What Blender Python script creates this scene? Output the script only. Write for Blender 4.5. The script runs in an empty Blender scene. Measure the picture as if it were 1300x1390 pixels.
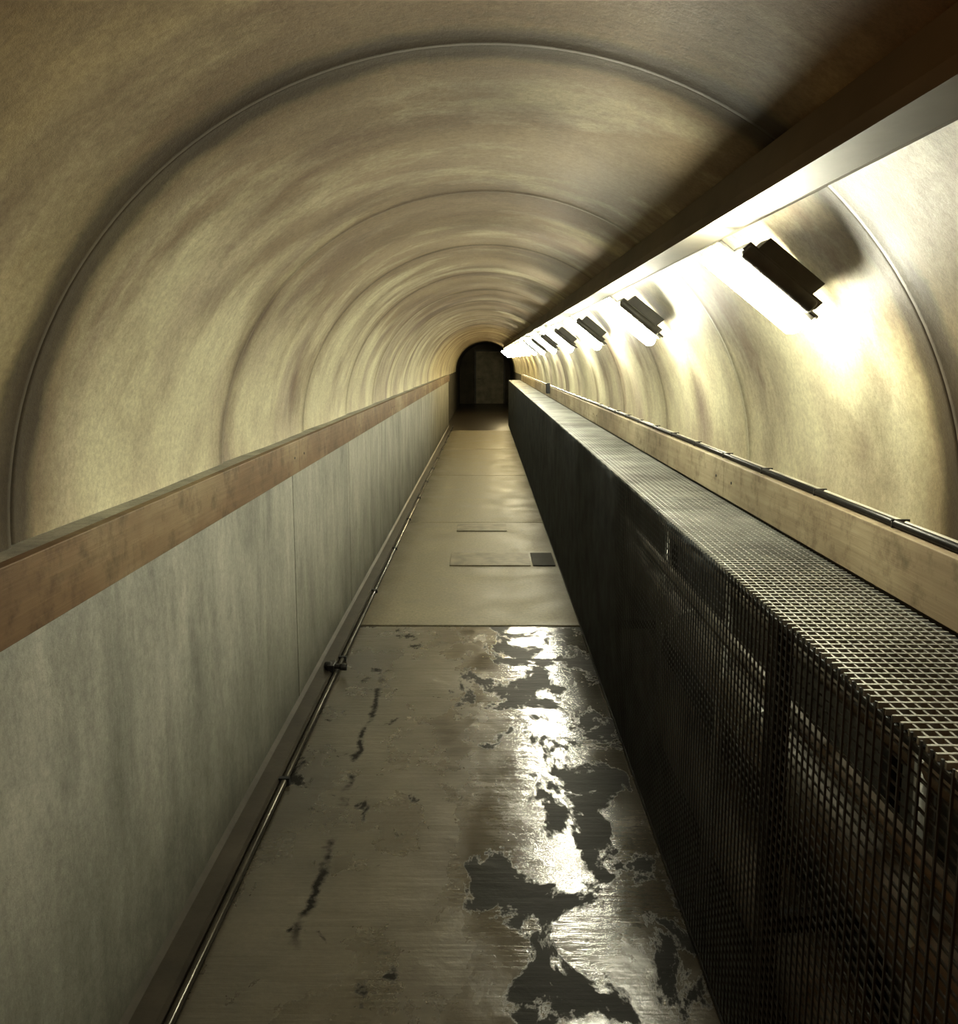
import bpy, math, random
from mathutils import Vector
random.seed(4)
H=1.65
sc=bpy.context.scene
COL=sc.collection
try:
    sc.view_settings.view_transform='Standard'
    sc.view_settings.look='Medium High Contrast'
except Exception as e: print('LOOK',e)

# ---------------------------------------------------------------- materials
def mat(name):
    m=bpy.data.materials.new(name); m.use_nodes=True
    nt=m.node_tree; b=nt.nodes['Principled BSDF']
    return m,nt,b
def N(nt,t,**kw):
    n=nt.nodes.new(t)
    for k,v in kw.items():
        setattr(n,k,v)
    return n
def coords(nt,scale=(1,1,1),loc=(0,0,0)):
    tc=N(nt,'ShaderNodeTexCoord'); mp=N(nt,'ShaderNodeMapping')
    mp.inputs['Scale'].default_value=scale; mp.inputs['Location'].default_value=loc
    nt.links.new(tc.outputs['Object'],mp.inputs['Vector'])
    return mp.outputs['Vector']
def noise(nt,vec,scale,detail=6,rough=.6,dist=0):
    n=N(nt,'ShaderNodeTexNoise'); n.inputs['Scale'].default_value=scale
    n.inputs['Detail'].default_value=detail; n.inputs['Roughness'].default_value=rough
    n.inputs['Distortion'].default_value=dist
    nt.links.new(vec,n.inputs['Vector']); return n.outputs['Fac']
def ramp(nt,fac,stops):
    r=N(nt,'ShaderNodeValToRGB'); e=r.color_ramp.elements
    while len(e)<len(stops): e.new(.5)
    for i,(p,c) in enumerate(stops):
        e[i].position=p
        if not hasattr(c,'__len__'): c=(c,c,c)
        e[i].color=(*c,1)
    nt.links.new(fac,r.inputs['Fac']); return r.outputs['Color']
def math_(nt,op,a,b=None,c=None):
    n=N(nt,'ShaderNodeMath',operation=op)
    for i,v in enumerate((a,b,c)):
        if v is None: continue
        if isinstance(v,(int,float)): n.inputs[i].default_value=v
        else: nt.links.new(v,n.inputs[i])
    return n.outputs[0]
def mix(nt,fac,a,b,mode='MIX'):
    n=N(nt,'ShaderNodeMix',data_type='RGBA',blend_type=mode)
    for i,v in ((0,fac),(6,a),(7,b)):
        if isinstance(v,(int,float)): n.inputs[i].default_value=v
        elif isinstance(v,tuple): n.inputs[i].default_value=(*v,1)
        else: nt.links.new(v,n.inputs[i])
    return n.outputs[2]
def bump(nt,b,h,strength=.3,dist=.01):
    n=N(nt,'ShaderNodeBump'); n.inputs['Strength'].default_value=strength; n.inputs['Distance'].default_value=dist
    nt.links.new(h,n.inputs['Height']); nt.links.new(n.outputs['Normal'],b.inputs['Normal'])
def simple(name,c,rough=.5,metal=0,var=.35,sc_=8,scale=(1,1,1),bs=.2):
    m,nt,b=mat(name); v=coords(nt,scale)
    f=noise(nt,v,sc_)
    lo=tuple(x*(1-var) for x in c); hi=tuple(min(1,x*(1+var)) for x in c)
    nt.links.new(ramp(nt,f,[(.3,lo),(.7,hi)]),b.inputs['Base Color'])
    b.inputs['Roughness'].default_value=rough; b.inputs['Metallic'].default_value=metal
    if bs: bump(nt,b,noise(nt,v,sc_*6),bs,.004)
    return m

S=.83*H; Y0=1.0*H
def make_vault_mat():
    m,nt,b=mat('stained_vault_concrete')
    v=coords(nt,(.6,1.4,.6)); v1=coords(nt)
    band=noise(nt,v,1.3,6,.58,.25)
    fine=noise(nt,v1,60,5,.88)
    blot=noise(nt,v1,2.6,6,.65,.4)
    grime_dim=noise(nt,coords(nt,(.8,1.5,.8),(4.2,.6,1.1)),1.6,9,.66,.25)
    c=ramp(nt,band,[(.30,(.35,.29,.24)),(.42,(.53,.48,.35)),(.52,(.67,.64,.45)),(.72,(.78,.76,.55))])
    c=mix(nt,.55,c,ramp(nt,blot,[(.33,(.50,.44,.43)),(.55,(1,1,1))]),'MULTIPLY')
    c=mix(nt,.65,c,ramp(nt,fine,[(.3,(.42,.40,.39)),(.62,(1,1,1))]),'MULTIPLY')
    sep=N(nt,'ShaderNodeSeparateXYZ'); nt.links.new(v1,sep.inputs[0])
    crown=ramp(nt,math_(nt,'ADD',math_(nt,'SUBTRACT',sep.outputs[2],1.30),math_(nt,'MULTIPLY',math_(nt,'SUBTRACT',grime_dim,.5),2.8)),[(.25,(1,1,1)),(.85,(.50,.42,.40))])
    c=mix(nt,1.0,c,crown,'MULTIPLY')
    pn=ramp(nt,math_(nt,'ADD',math_(nt,'DIVIDE',sep.outputs[1],4.0),math_(nt,'MULTIPLY',math_(nt,'SUBTRACT',grime_dim,.5),.4)),[(.18,(.58,.45,.31)),(.46,(1,1,1))])  # near end browner: dim corner painted into the colour, along with brown staining
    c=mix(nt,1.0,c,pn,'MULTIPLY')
    wob=noise(nt,v1,4,5,.65)
    y=math_(nt,'ADD',sep.outputs[1],math_(nt,'MULTIPLY',math_(nt,'SUBTRACT',wob,.5),.08))
    u=math_(nt,'FRACT',math_(nt,'ADD',math_(nt,'DIVIDE',math_(nt,'SUBTRACT',y,Y0),S),20.5))
    d=math_(nt,'ABSOLUTE',math_(nt,'SUBTRACT',u,.5))
    dirt=ramp(nt,d,[(0,(.14,.115,.085)),(.024,(.24,.20,.155)),(.045,(.80,.76,.68)),(.12,(1,1,1))])
    dirtw=ramp(nt,d,[(0,(.13,.105,.08)),(.05,(.20,.17,.125)),(.08,(.66,.62,.54)),(.17,(1,1,1))])
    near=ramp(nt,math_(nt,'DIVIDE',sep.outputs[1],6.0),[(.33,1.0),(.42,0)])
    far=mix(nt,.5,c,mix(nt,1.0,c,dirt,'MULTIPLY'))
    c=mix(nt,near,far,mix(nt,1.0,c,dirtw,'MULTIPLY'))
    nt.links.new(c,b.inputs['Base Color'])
    nt.links.new(ramp(nt,blot,[(.3,.45),(.7,.62)]),b.inputs['Roughness'])
    hh=math_(nt,'ADD',math_(nt,'MULTIPLY',fine,.35),math_(nt,'MULTIPLY',band,.4))
    bump(nt,b,hh,.3,.01)
    return m
M_vault=make_vault_mat()

def wallmat():
    m,nt,b=mat('grey_concrete_panels')
    v=coords(nt,(1,1.6,.6)); v1=coords(nt)
    a=noise(nt,v,2.4,8,.7,.4); f=noise(nt,v1,50,5,.85); st=noise(nt,coords(nt,(1,7,.5)),2.0,4,.6)
    c=ramp(nt,a,[(.3,(.27,.275,.245)),(.5,(.44,.442,.395)),(.72,(.60,.60,.53))])
    c=mix(nt,.6,c,ramp(nt,f,[(.3,(.42,.42,.42)),(.65,(1,1,1))]),'MULTIPLY')
    c=mix(nt,.25,c,ramp(nt,st,[(.38,(.55,.55,.53)),(.6,(1,1,1))]),'MULTIPLY')
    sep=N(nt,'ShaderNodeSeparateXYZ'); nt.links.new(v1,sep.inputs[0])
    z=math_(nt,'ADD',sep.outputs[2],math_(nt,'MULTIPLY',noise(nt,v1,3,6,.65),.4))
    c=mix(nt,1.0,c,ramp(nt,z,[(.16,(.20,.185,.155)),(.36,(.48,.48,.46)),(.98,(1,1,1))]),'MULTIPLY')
    nt.links.new(c,b.inputs['Base Color']); b.inputs['Roughness'].default_value=.6
    bump(nt,b,math_(nt,'ADD',f,a),.25,.006)
    return m
M_wall=wallmat()

def woodmat(name,c0,c1,c2):
    m,nt,b=mat(name)
    g=noise(nt,coords(nt,(6,.7,22)),3,6,.65,.3); bl=noise(nt,coords(nt,(1,.6,1)),1.6,5,.6); sp=noise(nt,coords(nt),12,6,.72)
    c=ramp(nt,bl,[(.35,c0),(.5,c1),(.66,c2)])
    c=mix(nt,.5,c,ramp(nt,g,[(.3,(.55,.5,.45)),(.65,(1,1,1))]),'MULTIPLY')
    c=mix(nt,.7,c,ramp(nt,sp,[(.3,(.3,.25,.2)),(.5,(1,1,1))]),'MULTIPLY')
    nt.links.new(c,b.inputs['Base Color']); b.inputs['Roughness'].default_value=.6
    bump(nt,b,g,.25,.004); return m
M_wood=woodmat('weathered_brown_board',(.15,.09,.045),(.205,.132,.07),(.32,.25,.15))
M_wood2=woodmat('weathered_tan_board',(.25,.20,.13),(.36,.31,.21),(.50,.45,.32))

def wetfloor():
    m,nt,b=mat('wet_brushed_concrete')
    v1=coords(nt)
    sep=N(nt,'ShaderNodeSeparateXYZ'); nt.links.new(v1,sep.inputs[0])
    pn=noise(nt,coords(nt,(1.3,.8,1),(3.1,1.7,0)),1.8,8,.6,.5)
    xw=math_(nt,'ADD',sep.outputs[0],math_(nt,'MULTIPLY',math_(nt,'SUBTRACT',noise(nt,coords(nt,(1,1,1),(1,9,0)),1.7,5,.6),.5),.9))
    zx=ramp(nt,math_(nt,'ADD',math_(nt,'MULTIPLY',xw,.9),.5),[(.38,0),(.64,1),(.95,.85)])
    pz=math_(nt,'ADD',pn,math_(nt,'MULTIPLY',zx,.22))
    pud=ramp(nt,pz,[(.50,0),(.68,1)])
    isl_n=noise(nt,coords(nt,(1.2,.75,1),(7.3,2.4,0)),3.4,10,.66,.35)
    isl=ramp(nt,math_(nt,'ADD',isl_n,math_(nt,'MULTIPLY',zx,.12)),[(.61,0),(.645,1)])
    damp=noise(nt,coords(nt,(1.2,.8,1)),2.0,6,.6)
    gr=noise(nt,v1,50,4,.8)
    c=ramp(nt,damp,[(.35,(.050,.043,.031)),(.65,(.11,.097,.07))])
    c=mix(nt,.5,c,ramp(nt,gr,[(.35,(.5,.5,.5)),(.65,(1.0,1.0,1.0))]),'MULTIPLY')
    c=mix(nt,math_(nt,'MULTIPLY',pud,.6),c,(.05,.045,.035))
    c=mix(nt,isl,c,(.012,.011,.009))
    cx=math_(nt,'ABSOLUTE',math_(nt,'ADD',math_(nt,'ADD',sep.outputs[0],.535),math_(nt,'MULTIPLY',math_(nt,'SUBTRACT',noise(nt,v1,5,6,.7),.5),.12)))
    ck=ramp(nt,math_(nt,'MULTIPLY',cx,10),[(.06,1),(.2,0)])
    yb=ramp(nt,math_(nt,'DIVIDE',sep.outputs[1],6.0),[(.36,0),(.38,1),(.70,1),(.72,0)])
    br=ramp(nt,noise(nt,v1,4.5,4,.6),[(.42,0),(.50,1)])
    ck=math_(nt,'MULTIPLY',math_(nt,'MULTIPLY',ck,yb),br)
    c=mix(nt,ck,c,(.012,.011,.009))
    nt.links.new(c,b.inputs['Base Color'])
    r=mix(nt,pud,ramp(nt,damp,[(.35,.25),(.65,.35)]),(.15,.15,.15))
    dk=math_(nt,'MAXIMUM',isl,ck)
    r=mix(nt,dk,r,(.5,.5,.5))
    nt.links.new(r,b.inputs['Roughness'])
    nt.links.new(math_(nt,'SUBTRACT',1.0,math_(nt,'MULTIPLY',dk,.9)),b.inputs['Specular IOR Level'])
    b.inputs['IOR'].default_value=1.55
    w=noise(nt,coords(nt,(1.0,16,1)),2.0,4,.6,.2)
    g=noise(nt,v1,70,4,.7)
    lo=noise(nt,coords(nt,(1,1.6,1)),6,3,.5)
    h=math_(nt,'ADD',math_(nt,'MULTIPLY',math_(nt,'SUBTRACT',w,.5),.36),math_(nt,'MULTIPLY',math_(nt,'SUBTRACT',g,.5),.12))
    h=math_(nt,'ADD',h,math_(nt,'MULTIPLY',lo,.8))
    bump(nt,b,h,.42,.012)
    return m
M_wet=wetfloor()
def dryfloor():
    m,nt,b=mat('dry_concrete_slab')
    v1=coords(nt); a=noise(nt,v1,2.5,7,.65); f=noise(nt,v1,60,4,.8)
    c=ramp(nt,a,[(.3,(.165,.147,.10)),(.7,(.30,.27,.19))])
    c=mix(nt,.7,c,ramp(nt,f,[(.35,(.5,.5,.5)),(.65,(1,1,1))]),'MULTIPLY')
    sep=N(nt,'ShaderNodeSeparateXYZ'); nt.links.new(v1,sep.inputs[0])
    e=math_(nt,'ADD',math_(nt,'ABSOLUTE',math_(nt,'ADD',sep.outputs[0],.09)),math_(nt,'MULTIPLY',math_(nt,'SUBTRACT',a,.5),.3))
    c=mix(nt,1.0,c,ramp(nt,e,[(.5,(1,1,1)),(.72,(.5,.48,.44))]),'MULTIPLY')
    nt.links.new(c,b.inputs['Base Color']); 
    nt.links.new(ramp(nt,a,[(.3,.42),(.7,.7)]),b.inputs['Roughness'])
    bump(nt,b,f,.2,.004); return m
M_dry=dryfloor()
M_hatch=simple('floor_cover_concrete',(.17,.15,.105),.6)
M_hatchd=simple('floor_cover_dark',(.014,.013,.01),.75)
M_gap=simple('dark_grout',(.02,.018,.015),.8)
M_kerb=simple('wet_kerb_concrete',(.05,.043,.033),.3,sc_=6)
M_steel=simple('dull_galvanised_wire',(.11,.123,.132),.45,.5,.3,5,bs=0)
M_steelt=simple('galvanised_grating',(.33,.34,.32),.45,.6,.4,4,bs=0)
M_post=simple('dark_painted_steel',(.03,.032,.034),.5,.3)
M_pipe=simple('lagged_pipe',(.24,.23,.20),.5,.1,.4,3)
M_inner=simple('dark_lower_concrete',(.12,.12,.105),.7,sc_=3)  # darker tone for the right wall below the cage top
M_trunk=simple('grey_brown_trunking',(.12,.107,.083),.65,.0,.35,3,(1,.6,1))
M_black=simple('black_rubber_cable',(.015,.015,.015),.4,bs=0)
M_white=simple('pale_conduit',(.5,.48,.4),.4,bs=0)
M_cond=simple('wet_metal_conduit',(.10,.095,.08),.25,.5,.3,3,bs=0)
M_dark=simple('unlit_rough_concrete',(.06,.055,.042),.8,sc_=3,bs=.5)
M_door=simple('old_grey_door_paint',(.20,.19,.15),.6,sc_=4)
M_lamp=simple('lamp_housing_dark',(.075,.073,.065),.5)
def emis(name,c,s):
    m,nt,b=mat(name)
    b.inputs['Base Color'].default_value=(*c,1)
    b.inputs['Emission Color'].default_value=(*c,1); b.inputs['Emission Strength'].default_value=s
    b.inputs['Roughness'].default_value=.3
    return m
M_tube=emis('glowing_diffuser',(1,.972,.765),215)
M_tube2=emis('amber_diffuser',(1,.83,.47),200)

# ---------------------------------------------------------------- mesh helpers
class MB:
    def __init__(s): s.v=[];s.f=[];s.m=[];s.sm=[]
    def box(s,x0,x1,y0,y1,z0,z1,m=0):
        i=len(s.v)
        s.v+= [(x0,y0,z0),(x1,y0,z0),(x1,y1,z0),(x0,y1,z0),(x0,y0,z1),(x1,y0,z1),(x1,y1,z1),(x0,y1,z1)]
        for q in ((0,3,2,1),(4,5,6,7),(0,1,5,4),(1,2,6,5),(2,3,7,6),(3,0,4,7)):
            s.f.append(tuple(i+k for k in q)); s.m.append(m); s.sm.append(False)
    def extr(s,prof,y0,y1,m=0,smooth=False):
        n=len(prof); i=len(s.v)
        s.v+=[(x,y0,z) for x,z in prof]+[(x,y1,z) for x,z in prof]
        for k in range(n):
            s.f.append((i+k,i+(k+1)%n,i+n+(k+1)%n,i+n+k)); s.m.append(m); s.sm.append(smooth)
        s.f.append(tuple(i+k for k in range(n))[::-1]); s.m.append(m); s.sm.append(False)
        s.f.append(tuple(i+n+k for k in range(n))); s.m.append(m); s.sm.append(False)
    def pipe(s,cx,cz,r,y0,y1,m=0,n=20):
        s.extr([(cx+r*math.cos(2*math.pi*k/n),cz+r*math.sin(2*math.pi*k/n)) for k in range(n)],y0,y1,m,True)
    def cyl(s,p,q,r,m=0,n=16,caps=((0,1),(1,1))):
        p=Vector(p);q=Vector(q);d=(q-p);L=d.length;d.normalize()
        a=d.orthogonal().normalized(); b=d.cross(a)
        i=len(s.v)
        for t,f in caps:
            c=p+d*L*t
            for k in range(n):
                an=2*math.pi*k/n
                s.v.append(tuple(c+(a*math.cos(an)+b*math.sin(an))*r*f))
        for j in range(len(caps)-1):
            for k in range(n):
                s.f.append((i+j*n+k,i+j*n+(k+1)%n,i+(j+1)*n+(k+1)%n,i+(j+1)*n+k)); s.m.append(m); s.sm.append(True)
        s.f.append(tuple(i+k for k in range(n))[::-1]); s.m.append(m); s.sm.append(False)
        j=len(caps)-1
        s.f.append(tuple(i+j*n+k for k in range(n))); s.m.append(m); s.sm.append(False)
    def mesh(s,name,mats):
        me=bpy.data.meshes.new(name); me.from_pydata(s.v,[],s.f)
        for m in mats: me.materials.append(m)
        me.polygons.foreach_set('material_index',s.m); me.polygons.foreach_set('use_smooth',s.sm)
        me.update(); return me
    def obj(s,name,mats,parent=None,bev=0):
        o=bpy.data.objects.new(name,s.mesh(name,mats)); COL.objects.link(o)
        if parent: o.parent=parent
        if bev:
            md=o.modifiers.new('bevel','BEVEL'); md.width=bev; md.segments=2; md.limit_method='ANGLE'
        return o
def empty(name,loc=(0,0,0)):
    e=bpy.data.objects.new(name,None); e.location=loc; e.empty_display_size=.2; COL.objects.link(e); return e

# ---------------------------------------------------------------- dimensions
R=.575*H; ZC=(1-.225)*H      # vault springing
YB=-2.6*H; YE=19.4*H; YP=12.6*H
WX=.539*H; FX0=-.471*H; CX=.362*H; CXR=.552*H
RT=.777*H; RB=.687*H; CT=.689*H

# floor
fb=MB()
ys=[YB,3.1*H,5.15*H,7.3*H,9.5*H,12.0*H,15.5*H,YE]
for k in range(len(ys)-1):
    g=.009
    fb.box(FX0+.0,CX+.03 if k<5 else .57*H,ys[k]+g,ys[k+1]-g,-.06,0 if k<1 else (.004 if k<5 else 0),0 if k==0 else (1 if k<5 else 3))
fb.box(-.6*H,.6*H,YB,YE,-.10,-.03,2)
fb.box(-.57*H,FX0,12.0*H,YE,-.06,0,3)
fl=fb.obj('floor',[M_wet,M_dry,M_gap,M_kerb],bev=.004)
h=MB()
h.box(-.172*H,.225*H,4.03*H,4.30*H,.0045,.013,0); h.box(-.165*H,.13*H,4.87*H,5.08*H,.0045,.013,0)
h.box(.235*H,.345*H,4.03*H,4.30*H,.0045,.013,1)
h.obj('floor_access_cover',[M_hatch,M_hatchd],bev=.002)

# left wall panels + ledge
w=MB()
edges=[YB]+[ (2.35+.98*i)*H for i in range(11) if (2.35+.98*i)*H<YP-.3]+[YP]
for a_,b_ in zip(edges[:-1],edges[1:]):
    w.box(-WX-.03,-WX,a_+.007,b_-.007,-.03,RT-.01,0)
w.box(-WX-.10,-WX-.015,YB,YP,-.03,RT-.02,1)
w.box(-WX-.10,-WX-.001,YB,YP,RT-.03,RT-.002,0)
w.box(-.575*H-.05,-.575*H,YP,YE,-.03,ZC,2)
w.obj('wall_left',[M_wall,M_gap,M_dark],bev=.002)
w=MB()
w.box(CXR+.02,CXR+.12,YB,YP+.3*H,-.03,CT-.02,2)
w.box(CXR+.02,CXR+.12,YB,YP+.3*H,CT-.02,RT-.002,0)
w.box(.575*H,.575*H+.06,YP+.3*H,YE,-.03,ZC,1)
w.obj('wall_right',[M_wall,M_dark,M_inner])
k=MB(); k.extr([(-WX,-.02),(FX0-.025,-.02),(FX0-.025,.018),(FX0-.035,.03),(-WX+.015,.035),(-WX,.05)],YB,YP,0)
k.obj('baseboard_left',[M_kerb])
c=MB(); c.pipe(FX0-.008,.012,.013,YB,YP,0,12)
yy=-1.
while yy<YP:
    c.box(FX0-.028,FX0+.014,yy,yy+.02,-.002,.028,1); yy+=1.37
c.obj('drain_conduit',[M_cond,M_post])
c=MB(); c.cyl((FX0-.07,2.6*H,.05),(FX0+.05,2.6*H,.04),.022,0,14,((0,.6),(.05,1),(.3,1),(.32,.6),(.7,.6),(.72,.9),(1,.8)))
c.box(FX0-.05,FX0-.015,2.58*H,2.63*H,0.02,.06,0)
c.obj('drain_valve',[M_black],bev=.003)

def boards(name,x0,x1,z0,z1,yend,L,bolts,mt):
    b=MB(); yy=YB
    while yy<yend:
        y1=min(yy+L,yend); b.box(x0,x1,yy+.0006,y1-.0006,z0,z1,0)
        for q in (.10,L-.10):
            if yy+q<y1:
                for zz in bolts:
                    zc=z0+(z1-z0)*zz; xs=x1 if x1<0 else x0; sg=1 if x1<0 else -1
                    b.cyl((xs-sg*.004,yy+q,zc),(xs+sg*.002,yy+q,zc),.006,1,10)
        yy+=L
    return b.obj(name,[mt,M_post],bev=.003)
boards('trim_1',-WX+.001,-WX+.028,RB,RT,YP-.1,4.1,(.5,),M_wood)
boards('trim_2',CXR-.028,CXR+.018,CT+.006,RT-.002,YP,3.7,(.5,),M_wood2)
c=MB(); c.pipe(CXR+.000,RT+.008,.009,YB,YP,0,12); c.pipe(CXR+.022,RT+.008,.006,YB,YP,1,12)
yy=-.4
while yy<YP:
    c.box(CXR-.0095,CXR+.030,yy,yy+.005,RT-.001,RT+.0175,0); yy+=.45
c.obj('electric_cable',[M_black,M_white])
j=MB(); j.box(CXR-.075,CXR-.028,7.0*H,7.0*H+.14,RT-.09,RT+.05,0); j.box(CXR-.08,CXR-.075,7.0*H+.01,7.0*H+.13,RT-.08,RT+.04,1)
j.pipe(CXR-.05,RT+.02,.012,7.0*H+.14,7.0*H+.5,0,10)
j.obj('junction_box',[M_post,M_black],bev=.004)

# vault
us=[0,.006,.012,.02,.03,.045,.07,.11,.16,.22,.28,.34,.40,.46,.52,.58,.64,.70,.76,.82,.87,.91,.94,.96,.972,.982,.990]
def rad(u):
    r=R-.006+.012*(1-u)
    r-= .0018*math.cos(2*math.pi*u*2)
    r-= .010*math.sin(math.pi*u)
    if u<.012: r+=.008
    elif u<.03: r-=.001
    if u>.97: r-=.003*((u-.97)/.02)
    return r
yl=[]; k=-5
while Y0+k*S<YE:
    for u in us:
        y=Y0+(k+u)*S
        if YB<=y<YE: yl.append((y,rad(u)))
    k+=1
yl=[(YB,R)]+yl+[(YE-.001,R)]
seg=72; verts=[];faces=[];mi=[]
for y,r in yl:
    for s_ in range(seg+1):
        a=math.pi*s_/seg
        verts.append((r*math.cos(a),y,ZC+r*math.sin(a)-(0.02 if s_ in(0,seg) else 0)))
n=seg+1
for i in range(len(yl)-1):
    for s_ in range(seg):
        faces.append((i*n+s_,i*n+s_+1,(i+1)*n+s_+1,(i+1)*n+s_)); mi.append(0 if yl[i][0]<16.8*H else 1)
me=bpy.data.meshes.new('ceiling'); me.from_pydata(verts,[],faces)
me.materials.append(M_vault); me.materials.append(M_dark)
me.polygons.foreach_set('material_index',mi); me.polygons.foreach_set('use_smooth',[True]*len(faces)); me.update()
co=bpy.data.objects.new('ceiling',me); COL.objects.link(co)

# end walls
w=MB()
pr=[(-.64*H,-.05),(.64*H,-.05),(.64*H,1.45*H),(-.64*H,1.45*H)]
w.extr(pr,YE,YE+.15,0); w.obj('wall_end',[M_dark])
w=MB(); w.extr(pr,YB-.15,YB,0); w.obj('wall_back',[M_wall])
d=MB()
YD=YE-.002
dx0,dx1,dz=-.20*H,.42*H,1.18*H
d.box(dx0-.06,dx0,YD-.06,YD,0.002,dz+.06,1); d.box(dx1,dx1+.06,YD-.06,YD,0.002,dz+.06,1); d.box(dx0,dx1,YD-.06,YD,dz,dz+.06,1)
d.box(dx0,dx1,YD-.03,YD,0.01,dz,0)
d.box(dx0+.1,dx1-.1,YD-.04,YD-.03,.15,dz*.45,0); d.box(dx0+.1,dx1-.1,YD-.04,YD-.03,dz*.52,dz-.12,0)
d.cyl((dx0+.06,YD-.09,dz*.48),(dx0+.17,YD-.09,dz*.48),.012,1,10); d.cyl((dx0+.06,YD-.09,dz*.48),(dx0+.06,YD-.03,dz*.48),.012,1,10)
d.obj('door_1',[M_door,M_post],bev=.004)

# cable trunking
t=MB()
def hz(z): return (1+z)*H
prof=[(.304*H,hz(.1815)),(.348*H,hz(.1775)),(.396*H,hz(.198)),(.345*H,hz(.248)),(.317*H,hz(.238))]
t.extr(prof,YB+.01,YP+2*H,0)
t.extr([(.300*H,hz(.1795)),(.306*H,hz(.1788)),(.306*H,hz(.193)),(.300*H,hz(.193))],YB+.01,YP+2*H,0)
t.obj('cable_trunking',[M_trunk])

# lamps
def lampmeshes():
    P1=Vector((.434*H,0,.045*H)); P2=Vector((.308*H,0,.145*H)); C=(P1+P2)/2
    cc=Vector((0,0,-.225*H)); nrm=(C-cc).normalized(); nrm.y=0
    p=P1-C; q=P2-C
    tb=MB(); tb.cyl(p,q,.026,0,24,((-.03,.35),(-.01,.7),(.03,1),(.97,1),(1.01,.7),(1.03,.35)))
    ho=MB(); ax=(q-p).normalized()
    def slab(a,b,n0,n1,w,y0=0):
        i=len(ho.v)
        for yv in (y0-w,y0+w):
            for (pt,nn) in ((a,n0),(b,n0),(b,n1),(a,n1)):
                v=pt+nrm*nn; ho.v.append((v.x,yv,v.z))
        for qd in ((0,1,2,3),(7,6,5,4),(0,4,5,1),(1,5,6,2),(2,6,7,3),(3,7,4,0)):
            ho.f.append(tuple(i+z for z in qd)); ho.m.append(0); ho.sm.append(False)
    slab(p+ax*.020,q-ax*.035,.032,.056,.056,-.024)
    slab(p+ax*.045,q-ax*.06,.052,.098,.034,-.020)       # one continuous mounting block to the vault
    ho.cyl(p+ax*.022+nrm*.038+Vector((0,-.066,0)),q-ax*.037+nrm*.038+Vector((0,-.066,0)),.019,0,18,((0,.6),(.03,.95),(.06,1),(.94,1),(.97,.95),(1,.6)))
    slab(p-ax*.008,p+ax*.03,.028,.038,.012)
    slab(q-ax*.04,q+ax*.006,.028,.038,.012)
    e1=p+ax*.02+nrm*.045
    ho.cyl(e1,e1-ax*.035,.005,0,8)
    return C,tb.mesh('diffuser_tube',[M_tube]),tb.mesh('diffuser_tube_amber',[M_tube2]),ho.mesh('lamp_housing',[M_lamp])
C,tm,tm2,hm=lampmeshes()
yl_=1.2*H
while yl_<16.5*H:
    e=empty('wall_lamp',(C.x,yl_,H+C.z))
    a=bpy.data.objects.new('diffuser',tm if yl_<8.5*H else tm2); COL.objects.link(a); a.parent=e
    b=bpy.data.objects.new('housing',hm); COL.objects.link(b); b.parent=e
    md=b.modifiers.new('bevel','BEVEL'); md.width=.006; md.segments=3; md.limit_method='ANGLE'
    yl_+=1.03*H

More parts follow.
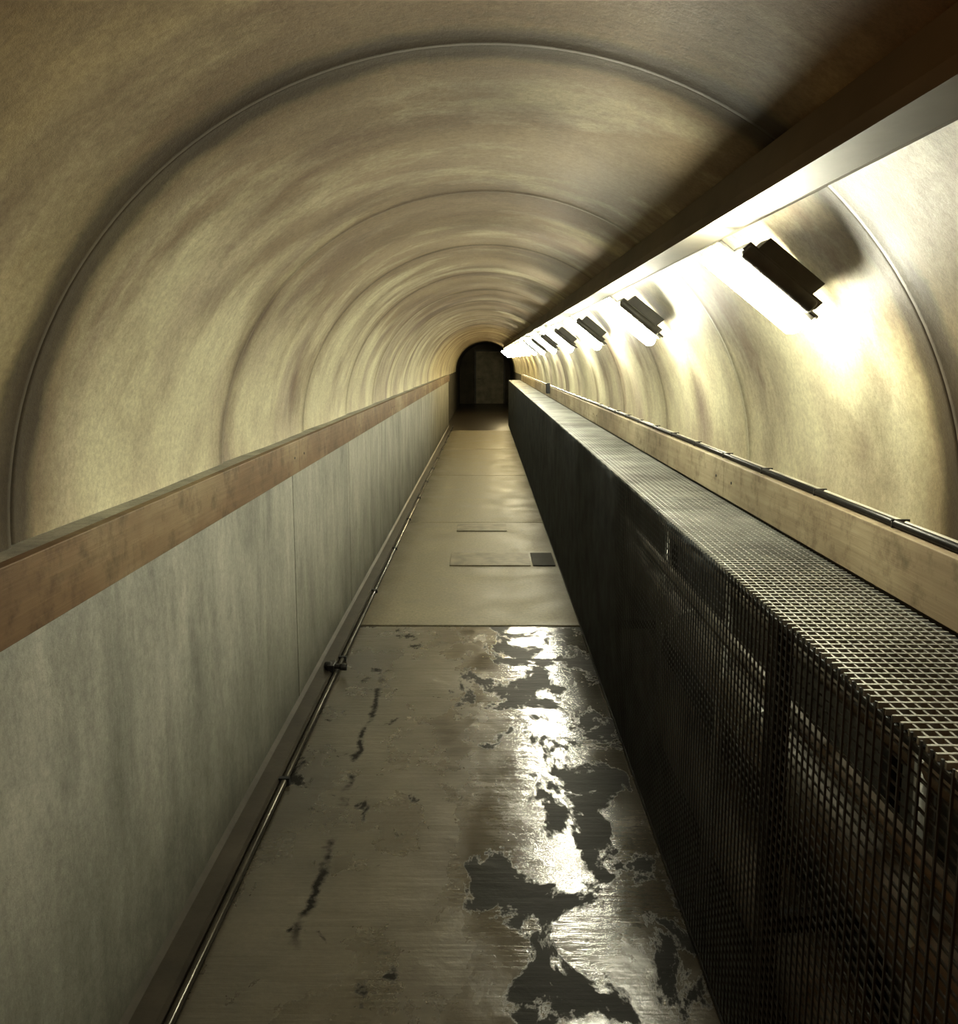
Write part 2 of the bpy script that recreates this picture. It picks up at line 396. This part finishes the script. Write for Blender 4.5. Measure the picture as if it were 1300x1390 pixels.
# cage
cage=empty('pipe_cage')
y0=-1.2; y1=13*H; t_=.0018
s=MB()
z=.03
while z<CT: s.box(CX-t_,CX+t_,y0,y1,z-t_,z+t_); z+=.021
y=y0
while y<y1: s.box(CX-2.9*t_,CX-t_,y-t_,y+t_,.02,CT); y+=.027
s.obj('side_mesh',[M_steel],cage)
s=MB()
x=CX+.012
while x<CXR-.035: s.box(x-.0018,x+.0018,y0,y1,CT-.012,CT); x+=.0195
y=y0
while y<y1: s.box(CX-.004,CXR-.03,y-.0026,y+.0026,CT-.009,CT+.001); y+=.024
s.obj('top_grating',[M_steelt],cage)
s=MB()
y=1.03*H-1.27*H
ps=[]
while y<y1:
    ps.append(y); s.box(CX+.002,CX+.034,y-.030,y+.030,0.006,CT-.012); s.box(CXR-.06,CXR-.034,y-.018,y+.018,0.006,CT-.012)
    s.box(CX+.03,CXR-.04,y-.015,y+.015,CT-.05,CT-.014); s.box(CX+.03,CXR-.04,y-.015,y+.015,.42,.46); y+=1.27*H
s.box(CX+.004,CX+.024,y0,y1,CT-.018,CT-.013); s.box(CX+.003,CX+.007,y0,y1,CT-.03,CT-.013)
s.box(CX-.006,CX+.02,y0,y1,.006,.022); s.box(CXR-.045,CXR-.03,y0,y1,CT-.02,CT-.001)
s.box(CX,CXR-.03,y1,y1+.01,0.006,CT); s.box(CX,CXR-.03,y0-.01,y0,0.006,CT)
s.obj('frame',[M_post],cage)
s=MB(); s.pipe(CX+.19,.62,.075,y0,y1,0,28); s.pipe(CX+.17,.22,.09,y0,y1,0,28); s.pipe(CX+.10,.86,.022,y0,y1,0,16); s.pipe(CX+.20,.93,.026,y0,y1,0,16)
for y in ps:
    for dy in (.5,1.4):
        s.extr([(CX+.19+.088*math.cos(a*math.pi/12),.62+.088*math.sin(a*math.pi/12)) for a in range(24)],y+dy,y+dy+.04,1,True)
        s.cyl((CX+.04,y+dy+.1,.05),(CX+.20,y+dy+.45,1.0),.018,1,10)
s.obj('pipes',[M_pipe,M_steelt],cage)

def L(name,loc,col,power,r):
    l=bpy.data.lights.new(name,'POINT'); l.color=col; l.energy=power; l.shadow_soft_size=r
    o=bpy.data.objects.new(name,l); o.location=loc; COL.objects.link(o)
L('warm_fill_light',(-.50,-.10,1.90),(1,.40,.07),9,.08)  # unseen fill added to warm the near upper-left vault

wd=bpy.data.worlds.new('World'); sc.world=wd; wd.use_nodes=True
wd.node_tree.nodes['Background'].inputs[0].default_value=(.01,.01,.012,1)

f=1150
cd=bpy.data.cameras.new('camera'); cam=bpy.data.objects.new('camera',cd); COL.objects.link(cam)
cd.sensor_fit='HORIZONTAL'; cd.sensor_width=36; cd.lens=36*f/1300; cd.shift_y=-45/1300; cd.clip_start=.02
cam.location=(0,0,H)
cam.rotation_euler=(math.radians(90)-math.atan(162/f),0,math.atan(8/f))
sc.camera=cam
